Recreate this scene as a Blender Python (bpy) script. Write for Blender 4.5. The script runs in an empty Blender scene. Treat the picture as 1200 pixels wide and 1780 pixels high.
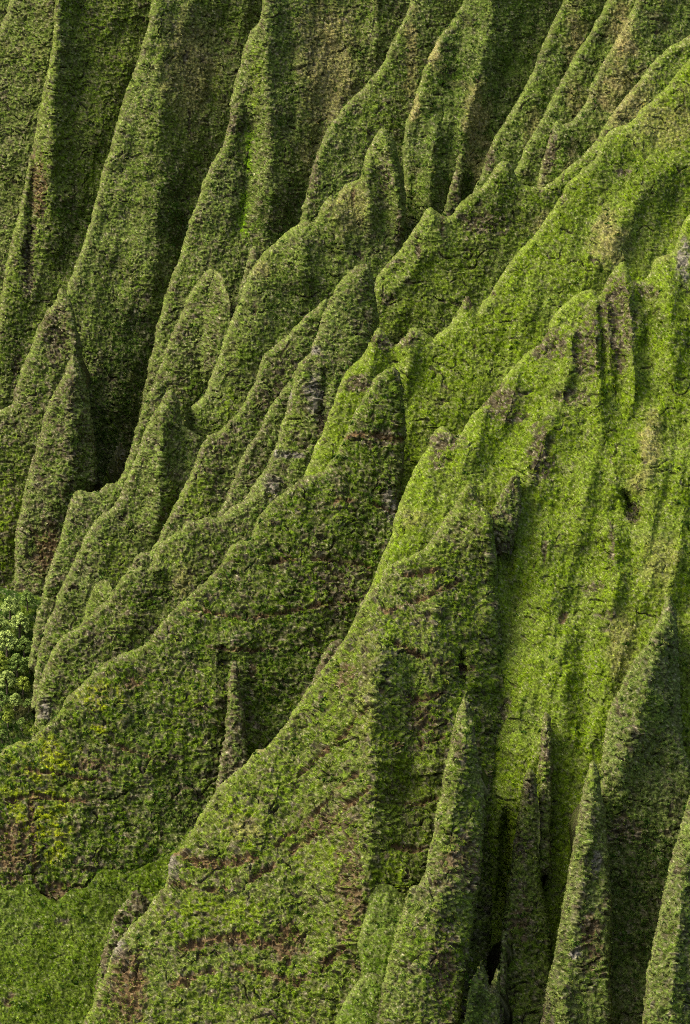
import bpy, math, random
import numpy as np
rng = np.random.default_rng(7)
random.seed(7)
scene = bpy.context.scene

# ------------------------------------------------------------------ camera
PITCH = math.radians(15.0)
VFOV = math.radians(14.0)
CAM = np.array([0.0, 0.0, 900.0])
cam_data = bpy.data.cameras.new('camera')
cam_data.sensor_fit = 'VERTICAL'
cam_data.angle = VFOV
cam_data.clip_start = 1.0
cam_data.clip_end = 20000.0
camera = bpy.data.objects.new('camera', cam_data)
camera.location = CAM
camera.rotation_euler = (math.pi / 2 - PITCH, 0, 0)
scene.collection.objects.link(camera)
scene.camera = camera

# ------------------------------------------------------------------ sky, sun, exposure
SUN_ELEV, SUN_AZ = math.radians(52.0), math.radians(-84.0)     # azimuth from +Y, negative = to the left
world = bpy.data.worlds.new('World')
scene.world = world
world.use_nodes = True
wn = world.node_tree
wn.nodes.clear()
sky = wn.nodes.new('ShaderNodeTexSky')
sky.sky_type = 'NISHITA'
sky.sun_disc = False
sky.sun_elevation = SUN_ELEV
sky.sun_rotation = SUN_AZ
sky.air_density = 1.0
sky.dust_density = 8.0
sky.ozone_density = 0.6
bg = wn.nodes.new('ShaderNodeBackground')
bg.inputs['Strength'].default_value = 0.15
out = wn.nodes.new('ShaderNodeOutputWorld')
wn.links.new(sky.outputs[0], bg.inputs[0])
wn.links.new(bg.outputs[0], out.inputs[0])

sun_data = bpy.data.lights.new('sun', 'SUN')
sun_data.energy = 1.1
sun_data.angle = math.radians(36.0)
sun_data.color = (1.0, 0.95, 0.86)
sun = bpy.data.objects.new('sun', sun_data)
to_sun = np.array([math.sin(SUN_AZ) * math.cos(SUN_ELEV), math.cos(SUN_AZ) * math.cos(SUN_ELEV), math.sin(SUN_ELEV)])
from mathutils import Vector
sun.rotation_euler = Vector(-to_sun).to_track_quat('-Z', 'Y').to_euler()
sun.location = (-400, 0, 1500)
scene.collection.objects.link(sun)

vs = scene.view_settings
vs.view_transform = 'Standard'
vs.look = 'None'
vs.exposure = 1.45
vs.gamma = 1.0
vs.use_curve_mapping = False
scene.cycles.max_bounces = 4
scene.cycles.diffuse_bounces = 2
scene.cycles.use_denoising = False
scene.cycles.filter_width = 1.1

# ------------------------------------------------------------------ maths helpers
W, H = 1200.0, 1780.0
K = 2 * math.tan(VFOV / 2) / H
FWD = np.array([0.0, math.cos(PITCH), -math.sin(PITCH)])
UPV = np.array([0.0, math.sin(PITCH), math.cos(PITCH)])
RGT = np.array([1.0, 0.0, 0.0])


def at(u, v, d):
    """the point of the place that lies d metres out along the view through photo point (u, v)"""
    u = np.asarray(u, float); v = np.asarray(v, float); d = np.asarray(d, float)
    r = FWD + ((u - W / 2) * K)[..., None] * RGT + ((H / 2 - v) * K)[..., None] * UPV
    return CAM + r * d[..., None]


perm = rng.permutation(256).astype(np.int32)
perm = np.concatenate([perm, perm, perm])
_g = rng.normal(size=(256, 3)); GRAD = (_g / np.linalg.norm(_g, axis=1)[:, None]).astype(np.float32)


def noise(p, scale, seed=0):
    """gradient noise, about -1..1; p (N,3), scale scalar or 3-vector (metres per cell)"""
    q = (p / np.asarray(scale, float) + seed * 17.31).astype(np.float32)
    i = np.floor(q).astype(np.int32)
    f = q - i
    i &= 255
    w = f * f * f * (f * (f * 6 - 15) + 10)
    res = 0.0
    for dx in (0, 1):
        a = perm[i[:, 0] + dx]
        wx = w[:, 0] if dx else 1 - w[:, 0]
        for dy in (0, 1):
            b = perm[a + i[:, 1] + dy]
            wy = w[:, 1] if dy else 1 - w[:, 1]
            for dz in (0, 1):
                g = GRAD[perm[b + i[:, 2] + dz] & 255]
                wz = w[:, 2] if dz else 1 - w[:, 2]
                d = g[:, 0] * (f[:, 0] - dx) + g[:, 1] * (f[:, 1] - dy) + g[:, 2] * (f[:, 2] - dz)
                res = res + d * wx * wy * wz
    return res * 1.6


def sstep(a, b, x):
    t = np.clip((x - a) / (b - a), 0, 1)
    return t * t * (3 - 2 * t)


def smooth_line(pts, step=5.0, rough=1.2, closed=False, seed=0):
    """Catmull-Rom through pts, resampled, with a little natural unevenness"""
    p = np.array(pts, float)
    n = len(p)
    if closed:
        q = np.vstack([p[-1], p, p[0], p[1]])
        segs = n
    else:
        q = np.vstack([2 * p[0] - p[1], p, 2 * p[-1] - p[-2]])
        segs = n - 1
    outp = []
    for k in range(segs):
        p0, p1, p2, p3 = q[k], q[k + 1], q[k + 2], q[k + 3]
        L = np.linalg.norm(p2 - p1)
        m = max(1, int(L / step))
        t = (np.arange(m) / m)[:, None]
        c = 0.5 * ((2 * p1) + (-p0 + p2) * t + (2 * p0 - 5 * p1 + 4 * p2 - p3) * t ** 2 + (-p0 + 3 * p1 - 3 * p2 + p3) * t ** 3)
        lin = p1 + (p2 - p1) * t
        outp.append(c * 0.6 + lin * 0.4)
    r = np.vstack(outp)
    if not closed:
        r = np.vstack([r, p[-1]])
    if rough:
        z = np.column_stack([r, np.full(len(r), seed * 3.7)])
        r = r + rough * np.column_stack([noise(z, 7.0, 1) + 1.2 * noise(z, 26.0, 5), noise(z, 7.0, 2) + 1.2 * noise(z, 26.0, 6)])
    return r


def inside(poly, x, y):
    res = np.zeros(x.shape, bool)
    x0, y0 = poly[-1]
    for x1, y1 in poly:
        c = (y0 > y) != (y1 > y)
        if c.any() and y0 != y1:
            xi = (x1 - x0) * (y - y0) / (y1 - y0) + x0
            res ^= c & (x < xi)
        x0, y0 = x1, y1
    return res


def seg_dist(line, x, y, closed=False):
    """distance to a polyline and the nearest point on it"""
    best = np.full(x.shape, 1e9, np.float32)
    nx = np.zeros(x.shape, np.float32); ny = np.zeros(x.shape, np.float32)
    n = len(line)
    for k in range(n if closed else n - 1):
        ax, ay = line[k]; bx, by = line[(k + 1) % n]
        dx, dy = bx - ax, by - ay
        l2 = dx * dx + dy * dy + 1e-9
        t = np.clip(((x - ax) * dx + (y - ay) * dy) / l2, 0, 1)
        px, py = ax + t * dx, ay + t * dy
        d = (x - px) ** 2 + (y - py) ** 2
        m = d < best
        best = np.where(m, d, best); nx = np.where(m, px, nx); ny = np.where(m, py, ny)
    return np.sqrt(best), nx, ny


def bilin(a, x0, y0, st, x, y):
    fx = np.clip((x - x0) / st, 0, a.shape[1] - 1.001); fy = np.clip((y - y0) / st, 0, a.shape[0] - 1.001)
    ix = fx.astype(int); iy = fy.astype(int); tx = fx - ix; ty = fy - iy
    return (a[iy, ix] * (1 - tx) + a[iy, ix + 1] * tx) * (1 - ty) + (a[iy + 1, ix] * (1 - tx) + a[iy + 1, ix + 1] * tx) * ty


# ------------------------------------------------------------------ the rock forms, far to near
# crest: what shows of the outline; close: how the body goes on behind its neighbours
# a, b: metres of depth per photo unit to the right / downwards; gap: how far it stands before what lies behind
# ribs: (line, height, half width) sharp edges towards the viewer; cuts: the same, grooves
# pal: lime, olive, rock, dark bush, dry ; spots: (kind, u, v, ru, rv, strength)
FORMS = []


def form(name, label, cat, crest, close, gap, a=0.0, b=-0.12, rw=22, rd=9, ribs=(), cuts=(), pal=(0.3, 0.3, 0.3, 0.1, 0.1),
         spots=(), D=None, kind=None, smooth=1.0, sink=False, flute=1.0, ledge=1.0, veg=1.0, foot=None, bands=()):
    FORMS.append(dict(name=name, label=label, cat=cat, crest=crest, close=close, gap=gap * 1.5, a=a, b=b, rw=rw * 0.6, rd=rd * 0.65, ribs=ribs,
                      cuts=cuts, pal=pal, spots=spots, D=D, kind=kind, smooth=smooth, sink=sink, flute=flute, ledge=ledge, veg=veg, foot=foot, bands=bands, crest_pale=0.0 if kind or cat == 'boulder' else 1.0))


# --- the far wall
form('cliff_wall', None, None, [(-160, -160), (1360, -160)], [(1360, 900), (-160, 1250)], 0, D=2950, b=-0.14, kind='structure',
     pal=(0.3, 0.55, 0.15, 0.15, 0.45), ribs=[([(655, -60), (655, 60), (650, 110)], 10, 26), ([(600, -60), (570, 120), (520, 300)], 8, 40)],
     spots=[('dry', 560, 90, 60, 140, .4), ('bush', 500, 350, 60, 90, .8)])
form('rock_ridge', 'pale ledged ridge face filling the top left corner', 'ridge',
     [(-120, 900), (-90, 500), (-40, 180), (0, 50), (16, 10), (40, -90)], [(180, -90), (150, 300), (120, 600), (100, 900)], 60, a=-0.10,
     pal=(0.35, 0.75, 0.35, 0.05, 0.25), ledge=1.7, ribs=[([(90, -90), (86, 60), (78, 160)], 8, 40)],
     spots=[('bush', 20, 520, 60, 130, .5)])
form('rock_ridge', 'ridge in the top left with a reddish bare rock gash at its foot', 'ridge',
     [(-60, 900), (-40, 760), (-8, 600), (2, 520), (14, 450), (35, 362), (50, 290), (66, 205), (78, 150), (90, 90), (94, 40), (100, -90)],
     [(330, -90), (300, 200), (260, 500), (230, 900)], 25, a=0.10,
     pal=(0.6, 0.4, 0.35, 0.15, 0.1), ledge=1.4, flute=1.7,
     ribs=[([(100, -90), (99, 60), (92, 180), (88, 330), (84, 420)], 16, 36)],
     cuts=[([(62, 170), (58, 300), (52, 420), (46, 520)], 7, 12)],
     spots=[('earth', 66, 330, 16, 70, .9), ('rock', 50, 460, 13, 75, 1.0), ('lime', 53, 402, 6, 18, 1.0), ('bush', 140, 420, 60, 110, .9),
            ('bush', 30, 600, 40, 110, .7), ('rock', 28, 650, 10, 50, .8)])
form('rock_ridge', 'tall pale arete sweeping down from top edge left of the moss streaked fin', 'ridge',
     [(60, 760), (95, 560), (116, 508), (124, 480), (150, 412), (168, 345), (180, 292), (194, 252), (205, 206), (221, 155), (244, 92), (260, 35), (264, -10), (270, -90)],
     [(520, -90), (470, 200), (400, 500), (330, 760), (250, 960), (130, 960)], 40, a=0.12,
     pal=(0.35, 0.6, 0.35, 0.2, 0.2), rw=30, rd=10, flute=1.8,
     ribs=[([(275, -90), (275, 60), (276, 200), (277, 320), (273, 440), (262, 540), (250, 640)], 17, 80)],
     spots=[('bush', 310, 370, 55, 110, 1), ('bush', 230, 640, 70, 150, .95), ('dry', 330, 120, 60, 110, .7), ('lime', 300, 200, 30, 60, .5), ('lime', 376, 150, 7, 50, .9), ('lime', 330, 330, 16, 70, .5), ('rock', 322, 100, 5, 20, .8), ('rock', 330, 215, 4, 30, .7),
            ('bush', 200, 800, 60, 90, 1)])
form('rock_fin', 'tall fin with a vivid green moss streak down its gully', 'ridge',
     [(232, 800), (244, 722), (252, 676), (263, 620), (276, 558), (290, 502), (311, 452), (326, 400), (346, 343), (366, 290), (386, 255), (397, 215), (403, 165), (416, 120),
      (431, 66), (452, 36), (458, -10), (464, -90)],
     [(800, -90), (780, 250), (660, 500), (430, 640), (330, 900), (240, 900)], 35, a=0.04,
     pal=(0.3, 0.6, 0.4, 0.25, 0.2), rw=28, rd=11, flute=1.8,
     ribs=[([(464, -90), (463, 40), (465, 130), (471, 210), (468, 300), (462, 400), (450, 450)], 14, 40), ([(655, -90), (655, 60), (650, 110)], 8, 26), ([(530, -90), (525, 120), (515, 300)], 4, 40)],
     cuts=[([(440, 190), (434, 280), (426, 360), (418, 430)], 10, 24)],
     spots=[('moss', 433, 270, 9, 70, .8), ('moss', 424, 370, 11, 60, .9), ('rock', 403, 215, 8, 22, .9), ('rock', 456, 44, 5, 6, 1),
            ('bush', 480, 380, 40, 60, .9), ('lime', 445, 140, 14, 70, .6), ('dry', 570, 110, 60, 150, .75), ('dry', 540, 260, 30, 60, .5), ('bush', 520, 360, 50, 50, .9)])
form('rock_ridge', 'dark ridge curving down behind the pointed fin at upper centre', 'ridge',
     [(470, 560), (500, 455), (521, 388), (529, 352), (539, 310), (549, 274), (561, 242), (580, 210), (601, 184), (631, 154), (656, 125), (678, 88), (690, 54), (707, 28), (740, -90)],
     [(860, -90), (800, 200), (750, 500), (560, 640)], 45, a=0.10,
     pal=(0.2, 0.5, 0.3, 0.4, 0.2), spots=[('dry', 715, 100, 14, 90, .9), ('rock', 545, 300, 14, 60, .6), ('lime', 660, 200, 50, 80, .35)])
form('rock_ridge', 'ridge with a straw coloured dry crest right of upper centre', 'ridge',
     [(680, 560), (698, 420), (702, 330), (700, 250), (706, 215), (716, 188), (726, 155), (738, 118), (757, 76), (790, 30), (806, 4), (840, -90)],
     [(1010, -90), (930, 200), (860, 420), (760, 560)], 30, a=0.11,
     pal=(0.2, 0.5, 0.15, 0.45, 0.3),
     ribs=[([(875, -90), (850, 60), (815, 200), (795, 300)], 10, 40), ([(760, 200), (750, 300), (740, 400)], 10, 28)],
     spots=[('dry', 752, 85, 18, 34, 1), ('dry', 720, 180, 12, 50, .9), ('dry', 830, 220, 26, 90, .8), ('dry', 845, 300, 30, 60, .7), ('bush', 780, 110, 24, 60, .8)])
form('rock_spire', 'small grey spire in the gully behind the twin topped ridge', 'spire',
     [(765, 400), (771, 372), (780, 340), (788, 305), (797, 270), (804, 268), (806, 300), (800, 345), (792, 380)], [(785, 420)], 12, a=0.05, rw=8, rd=4,
     pal=(0.15, 0.5, 0.7, 0.2, 0.1), flute=.3)
form('rock_ridge', 'straight bush dotted ridge crest rising to top edge right of centre', 'ridge',
     [(780, 420), (818, 345), (838, 300), (846, 268), (861, 238), (882, 204), (906, 165), (931, 110), (951, 60), (976, 8), (1010, -90)],
     [(1130, -90), (1040, 150), (960, 330), (880, 450)], 28, a=0.10, pal=(0.3, 0.45, 0.15, 0.5, 0.25),
     spots=[('dry', 1000, 90, 22, 90, .7), ('dry', 930, 240, 22, 60, .6), ('rock', 850, 270, 10, 50, .7)])
form('rock_ridge', 'second bush dotted ridge with a crisp pale crest near upper right', 'ridge',
     [(850, 440), (880, 332), (901, 284), (925, 236), (951, 188), (976, 140), (1010, 80), (1046, 24), (1090, -90)],
     [(1200, -90), (1110, 120), (1010, 330), (930, 440)], 26, a=0.09, pal=(0.35, 0.45, 0.15, 0.5, 0.35),
     spots=[('dry', 1080, 40, 24, 50, .9), ('dry', 1000, 170, 18, 50, .5)])
form('rock_ridge', 'dry topped rib ending in a dark pointed knob near upper right', 'ridge',
     [(920, 440), (932, 330), (940, 290), (951, 250), (961, 218), (970, 209), (978, 215), (992, 213), (1004, 201), (1018, 182), (1030, 142), (1060, 90), (1094, 32), (1140, -90)],
     [(1330, -90), (1200, 150), (1080, 300), (1000, 440)], 22, a=0.08, pal=(0.3, 0.5, 0.2, 0.45, 0.45),
     spots=[('rock', 955, 260, 14, 60, .9), ('bush', 1000, 260, 30, 60, .7), ('dry', 1085, 60, 26, 60, .9), ('dry', 1060, 170, 40, 40, .6)])

# --- middle row
form('rock_spire', 'rear peak of the paired spires standing at left edge', 'spire',
     [(-120, 780), (-60, 730), (0, 712), (22, 703), (32, 657), (57, 598), (69, 563), (92, 532), (102, 508), (108, 501), (116, 508), (129, 544), (139, 588), (146, 640), (160, 760)],
     [(170, 1000), (90, 1130), (-120, 1130)], 70, a=0.03, pal=(0.35, 0.6, 0.55, 0.05, 0.1), rw=26, rd=12,
     ribs=[([(116, 505), (128, 560), (136, 640)], 10, 22)],
     spots=[('lime', 15, 900, 45, 140, .9), ('rock', 100, 580, 24, 60, .5)])
form('rock_spire', 'tall pyramid spire with reddish rock foot above the valley trees', 'spire',
     [(18, 1060), (26, 1000), (28, 930), (40, 868), (50, 826), (64, 772), (80, 716), (92, 688), (110, 652), (122, 624), (129, 616), (140, 640), (150, 676), (160, 728), (167, 790), (170, 838), (150, 868)],
     [(120, 960), (100, 1060)], 30, a=0.02, pal=(0.2, 0.6, 0.6, 0.05, 0.1), rw=30, rd=14,
     ribs=[([(126, 618), (124, 700), (120, 800), (108, 900)], 16, 60)],
     spots=[('earth', 84, 960, 34, 50, .9), ('earth', 64, 938, 6, 9, 1), ('rock', 124, 680, 8, 60, .7)])
form('valley_floor', None, None, [(-120, 1010), (0, 1020), (40, 1030), (90, 1040)], [(140, 1250), (100, 1400), (-120, 1400)], 10, a=0.0, b=-0.22, kind='structure',
     pal=(0.5, 0.3, 0.0, 0.9, 0.1), ledge=0.4, flute=.3, spots=[('dry', 40, 1230, 20, 30, .4)])
form('rock_spire', 'slender small spire behind the rounded knob spire left of centre', 'spire',
     [(380, 640), (402, 526), (413, 512), (421, 487), (431, 453), (437, 434), (444, 428), (451, 437), (452, 456), (446, 482), (440, 540)], [(420, 640)], 40, rw=10, rd=5, pal=(0.15, 0.55, 0.6, 0.2, 0.1), flute=.3)
form('rock_spire', 'rounded knob spire standing left of centre', 'spire',
     [(240, 730), (258, 690), (273, 654), (284, 622), (297, 585), (312, 552), (327, 520), (342, 492), (354, 475), (368, 468), (382, 474), (391, 492), (398, 514), (401, 532)],
     [(400, 600), (380, 700), (330, 780), (260, 790)], 25, a=0.03, rw=34, rd=15, pal=(0.3, 0.55, 0.5, 0.15, 0.1))
form('rock_outcrop', 'grey boulder in the dark gully right of the pyramid spire', 'boulder',
     [(170, 870), (180, 838), (188, 806), (199, 782), (209, 771), (219, 780), (226, 805)], [(222, 860), (195, 890)], 8, rw=12, rd=7, pal=(0.0, 0.2, 1.2, 0.0, 0.0), flute=.2, veg=.1, spots=[('grey', 206, 790, 18, 24, .6)])
form('rock_fin', 'thin twisting fin behind the small stepped spire at left', 'ridge',
     [(50, 1160), (56, 1118), (63, 1078), (75, 1030), (88, 985), (103, 940), (118, 890), (131, 856), (140, 851), (155, 856), (172, 852), (188, 842), (204, 838), (217, 814), (228, 780), (240, 736),
      (250, 706), (262, 680), (273, 663), (284, 668)], [(310, 740), (300, 900), (180, 1100), (90, 1190)], 45, a=0.03, rw=20, rd=9, pal=(0.2, 0.55, 0.5, 0.1, 0.05))
form('rock_fin', 'long fin rising to a peaked head at upper centre', 'ridge',
     [(300, 790), (318, 742), (323, 714), (336, 704), (347, 694), (360, 680), (372, 645), (385, 605), (400, 564), (412, 534), (422, 502), (434, 474), (446, 455), (460, 440), (476, 424), (495, 405),
      (515, 392), (530, 386), (545, 385), (555, 366), (565, 348), (575, 337), (584, 345), (591, 334), (602, 321), (616, 315), (626, 309), (632, 285), (641, 260), (654, 236), (665, 222), (676, 229),
      (688, 252), (696, 284), (702, 320), (706, 362), (706, 400), (701, 430)],
     [(720, 480), (690, 600), (560, 800), (450, 920), (330, 920), (290, 860)], 40, a=0.05, rw=26, rd=12, pal=(0.4, 0.5, 0.3, 0.2, 0.25),
     ribs=[([(666, 224), (682, 290), (694, 360), (698, 430)], 12, 26), ([(522, 396), (526, 440), (530, 500)], 9, 36), ([(575, 340), (590, 390), (600, 430)], 6, 30), ([(640, 265), (640, 330), (645, 400)], 7, 24)],
     spots=[('rock', 692, 400, 8, 40, .9), ('rock', 625, 445, 12, 9, .9), ('rock', 668, 310, 22, 40, .5), ('rock', 442, 540, 4, 18, .9), ('dry', 610, 370, 40, 50, .6), ('dry', 455, 470, 24, 20, .6),
            ('bush', 660, 420, 24, 20, .8), ('bush', 500, 520, 50, 60, .6), ('lime', 400, 700, 20, 30, .7), ('earth', 614, 345, 4, 22, .7)])
form('rock_fin', 'stepped fin with a small pointed head near left of centre', 'ridge',
     [(54, 1230), (62, 1170), (68, 1130), (80, 1090), (98, 1042), (115, 1005), (135, 965), (150, 930), (165, 905), (181, 891), (200, 880), (210, 856), (225, 825), (240, 790), (250, 760), (262, 730),
      (275, 706), (288, 685), (298, 676), (308, 690), (313, 715), (317, 737)], [(350, 760), (360, 860), (300, 1000), (200, 1130), (100, 1260)], 30, a=0.04, rw=24, rd=11, pal=(0.25, 0.55, 0.45, 0.15, 0.05),
     ribs=[([(283, 690), (281, 780), (275, 880), (262, 950)], 10, 28)], spots=[('lime', 200, 990, 40, 60, .7), ('lime', 296, 880, 14, 60, .6)])
form('rock_ridge', 'sawtooth ridge with a rounded green tower at upper right of centre', 'ridge',
     [(620, 620), (640, 540), (653, 490), (668, 465), (685, 446), (700, 428), (712, 412), (722, 395), (735, 375), (742, 364), (749, 359), (757, 366), (766, 373), (777, 377), (790, 371), (801, 352), (815, 340),
      (832, 330), (848, 312), (860, 290), (871, 281), (884, 282), (893, 294), (900, 313), (911, 322), (930, 325), (946, 324), (975, 302), (1000, 282), (1022, 262), (1042, 234), (1060, 205), (1085, 170),
      (1110, 140), (1130, 115), (1160, 84), (1195, 64), (1300, -20)], [(1330, 150), (1150, 420), (950, 640), (720, 680)], 45, a=0.08, rw=22, rd=10, pal=(0.65, 0.35, 0.25, 0.15, 0.25),
     ribs=[([(742, 425), (722, 455), (700, 490), (670, 528)], 3.5, 22), ([(749, 361), (765, 410), (772, 460)], 4, 26)],
     spots=[('rock', 676, 520, 16, 14, .9), ('rock', 727, 440, 8, 20, .7), ('earth', 769, 398, 5, 24, 1), ('bush', 850, 350, 70, 50, .7), ('rock', 845, 390, 50, 20, .6), ('dry', 1100, 190, 50, 60, .8),
            ('dry', 960, 390, 40, 30, .6), ('lime', 720, 530, 40, 40, .8), ('lime', 780, 470, 60, 60, .5)])
form('rock_fin', 'rocky fin whose crest climbs to the shoulder of the domed spire', 'ridge',
     [(205, 1030), (228, 985), (235, 968), (246, 963), (262, 960), (275, 940), (290, 906), (308, 870), (325, 838), (338, 808), (350, 775), (362, 757), (380, 751), (394, 738), (408, 722), (425, 700),
      (440, 670), (452, 642), (455, 620), (459, 614), (468, 612), (482, 598), (500, 583), (522, 560), (545, 538), (560, 523), (568, 521), (574, 535)],
     [(580, 600), (540, 760), (460, 900), (300, 1060)], 35, a=0.06, rw=20, rd=9, pal=(0.3, 0.5, 0.5, 0.15, 0.1),
     spots=[('rock', 480, 690, 30, 40, .6), ('lime', 350, 880, 40, 60, .6), ('rock', 385, 780, 30, 20, .5)])
form('rock_fin', 'narrow brownish rib in the groove left of the domed spire', 'ridge',
     [(350, 960), (370, 915), (385, 886), (400, 850), (412, 815), (426, 786), (445, 760), (460, 730), (472, 705), (490, 680), (507, 655), (516, 644), (520, 660)],
     [(500, 760), (460, 850), (400, 960)], 14, a=0.06, rw=12, rd=6, pal=(0.15, 0.45, 0.5, 0.3, 0.3), flute=.5)
form('rock_spire', 'tall domed spire with pale rock bands at centre', 'spire',
     [(370, 960), (396, 908), (410, 889), (425, 868), (440, 848), (455, 825), (470, 795), (482, 765), (492, 735), (502, 700), (510, 665), (517, 640), (528, 625), (541, 613), (546, 595), (553, 574),
      (562, 546), (573, 520), (585, 498), (598, 480), (612, 466), (628, 459), (640, 463), (648, 478), (652, 502), (656, 540), (655, 572), (648, 590)],
     [(650, 700), (600, 820), (500, 920), (420, 980)], 30, a=0.04, rw=36, rd=15, pal=(0.35, 0.5, 0.45, 0.1, 0.1),
     cuts=[([(565, 640), (562, 700), (558, 740)], 6, 14), ([(540, 618), (545, 660), (550, 700)], 5, 14)],
     spots=[('grey', 551, 610, 13, 10, 1), ('grey', 548, 680, 16, 40, .7), ('rock', 560, 730, 14, 50, .8), ('grey', 505, 790, 34, 8, .8), ('grey', 470, 850, 20, 24, .7), ('grey', 502, 690, 10, 20, .6), ('lime', 510, 740, 26, 60, .5)])
form('rock_ridge', 'long bright green ridge with several small nubs along its crest', 'ridge',
     [(505, 900), (524, 838), (536, 810), (550, 775), (565, 740), (580, 702), (590, 671), (605, 641), (628, 620), (640, 600), (650, 581), (657, 569), (665, 575), (676, 590), (688, 598), (696, 590), (705, 583),
      (714, 569), (728, 572), (742, 580), (753, 588), (762, 581), (780, 565), (795, 545), (806, 520), (815, 513), (823, 524), (830, 541), (840, 524), (850, 518), (854, 507), (866, 490), (880, 465),
      (900, 440), (930, 408), (955, 370), (975, 338), (990, 315), (1010, 300), (1035, 275), (1047, 246), (1060, 226), (1095, 214), (1120, 185), (1145, 165), (1160, 150), (1190, 110), (1230, 78), (1310, 10)],
     [(1340, 350), (1200, 560), (1000, 720), (850, 860), (740, 960), (560, 980)], 40, a=-0.02, rw=20, rd=9, pal=(0.9, 0.2, 0.12, 0.1, 0.2), ledge=.7,
     ribs=[([(1180, 260), (1130, 320), (1080, 390), (1040, 460), (1010, 520)], 5, 50), ([(715, 572), (712, 620), (706, 680)], 7, 24), ([(657, 572), (650, 620), (630, 680)], 5, 24)],
     spots=[('rock', 690, 590, 55, 18, .8), ('rock', 625, 670, 26, 18, .9), ('rock', 814, 525, 14, 16, .8), ('rock', 858, 512, 5, 8, .9), ('bush', 1060, 290, 60, 40, .55), ('bush', 1000, 420, 16, 90, .5), ('bush', 1150, 330, 60, 50, .6),
            ('dry', 1060, 420, 40, 60, .8), ('dry', 1010, 560, 50, 20, .4), ('rock', 980, 345, 8, 10, .7), ('dry', 1150, 220, 60, 50, .5), ('rock', 1080, 300, 20, 8, .6)])
form('rock_ridge', 'low shaggy ridge with a flat notched top below left of centre', 'ridge',
     [(54, 1290), (62, 1252), (65, 1210), (75, 1170), (85, 1148), (95, 1125), (111, 1105), (130, 1095), (146, 1080), (165, 1062), (185, 1045), (201, 1021), (216, 1000), (235, 988), (247, 983), (258, 990),
      (266, 974), (276, 950), (291, 934), (314, 921), (322, 908), (345, 905), (360, 899), (380, 903), (395, 889), (411, 879), (430, 870), (460, 850)],
     [(500, 930), (430, 1040), (280, 1190), (120, 1330)], 30, a=0.05, rw=26, rd=12, pal=(0.35, 0.5, 0.5, 0.1, 0.15), ribs=[([(258, 990), (290, 1020), (310, 1060)], -6, 26)],
     spots=[('dry', 320, 1010, 24, 30, .6), ('grey', 80, 1235, 14, 26, .7), ('lime', 300, 960, 30, 30, .4)])
form('rock_spire', 'little smooth green pyramid beside the low shaggy ridge', 'spire',
     [(138, 1100), (147, 1072), (151, 1050), (161, 1025), (176, 1008), (186, 1010), (199, 1024)], [(200, 1060), (160, 1110)], 12, rw=9, rd=4, pal=(0.35, 0.3, 0.3, 0.2, 0.1), flute=.6, ledge=.8, a=0.06, ribs=[([(180, 1009), (172, 1050), (160, 1100)], 4, 24)])
FORMS[-1], FORMS[-2] = FORMS[-2], FORMS[-1]
form('rock_ridge', 'broad dark green ridge falling from a blunt spire to the left edge', 'ridge',
     [(-120, 1400), (-60, 1345), (0, 1311), (12, 1299), (30, 1290), (50, 1289), (62, 1280), (80, 1262), (100, 1240), (115, 1216), (135, 1196), (150, 1184), (165, 1166), (186, 1150), (215, 1136), (244, 1125),
      (262, 1109), (276, 1089), (300, 1062), (321, 1045), (345, 1021), (365, 1004), (385, 980), (400, 955), (415, 942), (430, 939), (440, 924), (450, 896), (465, 880), (480, 865), (500, 850), (520, 836),
      (536, 828), (560, 822), (575, 801), (590, 779), (604, 750), (615, 721), (628, 701), (640, 680), (655, 655), (669, 643), (684, 639), (695, 650), (700, 672), (703, 720), (703, 780), (699, 830), (694, 870)],
     [(700, 960), (690, 1060), (600, 1250), (440, 1450), (300, 1640), (-120, 1700)], 55, a=0.04, b=-0.16, rw=30, rd=13, pal=(0.4, 0.14, 0.45, 0.45, 0.0), ledge=1.3,
     bands=[([(330, 1060), (420, 1075), (520, 1060), (620, 1040)], 4), ([(330, 1112), (400, 1130), (480, 1130)], 4), ([(190, 1290), (280, 1322), (330, 1310)], 4), ([(540, 880), (620, 870), (690, 890)], 4), ([(596, 762), (640, 752), (696, 766)], 5),
            ([(0, 1395), (60, 1385), (150, 1392)], 5), ([(54, 1380), (56, 1450), (60, 1530)], 5), ([(20, 1330), (100, 1345), (200, 1360)], 4), ([(460, 980), (540, 970), (640, 985)], 4)],
     ribs=[([(412, 1080), (408, 1150), (400, 1260)], 6, 50)], cuts=[([(395, 1120), (398, 1220), (380, 1330)], 8, 20)],
     spots=[('rock', 660, 760, 40, 20, .7), ('dry', 635, 758, 20, 6, .8), ('grey', 680, 880, 16, 50, .5), ('yellow', 80, 1330, 80, 45, .9), ('yellow', 170, 1210, 50, 26, 1.0), ('yellow', 185, 1265, 40, 10, 1.0), ('yellow', 60, 1420, 80, 70, .8),
            ('earth', 235, 1185, 20, 14, .8), ('earth', 20, 1480, 44, 60, .9), ('earth', 110, 1545, 50, 18, .9), ('rock', 150, 1500, 40, 16, .7), ('yellow', 95, 1480, 26, 40, 1.0), ('earth', 170, 1330, 40, 16, .6), ('rock', 590, 1020, 70, 60, .45), ('lime', 330, 1230, 80, 80, .5),
            ('lime', 300, 1110, 30, 30, .5), ('lime', 560, 900, 60, 30, .4), ('bush', 500, 1150, 60, 80, .5), ('earth', 440, 1170, 8, 30, .6), ('bush', 300, 1400, 60, 60, .5)])
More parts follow.
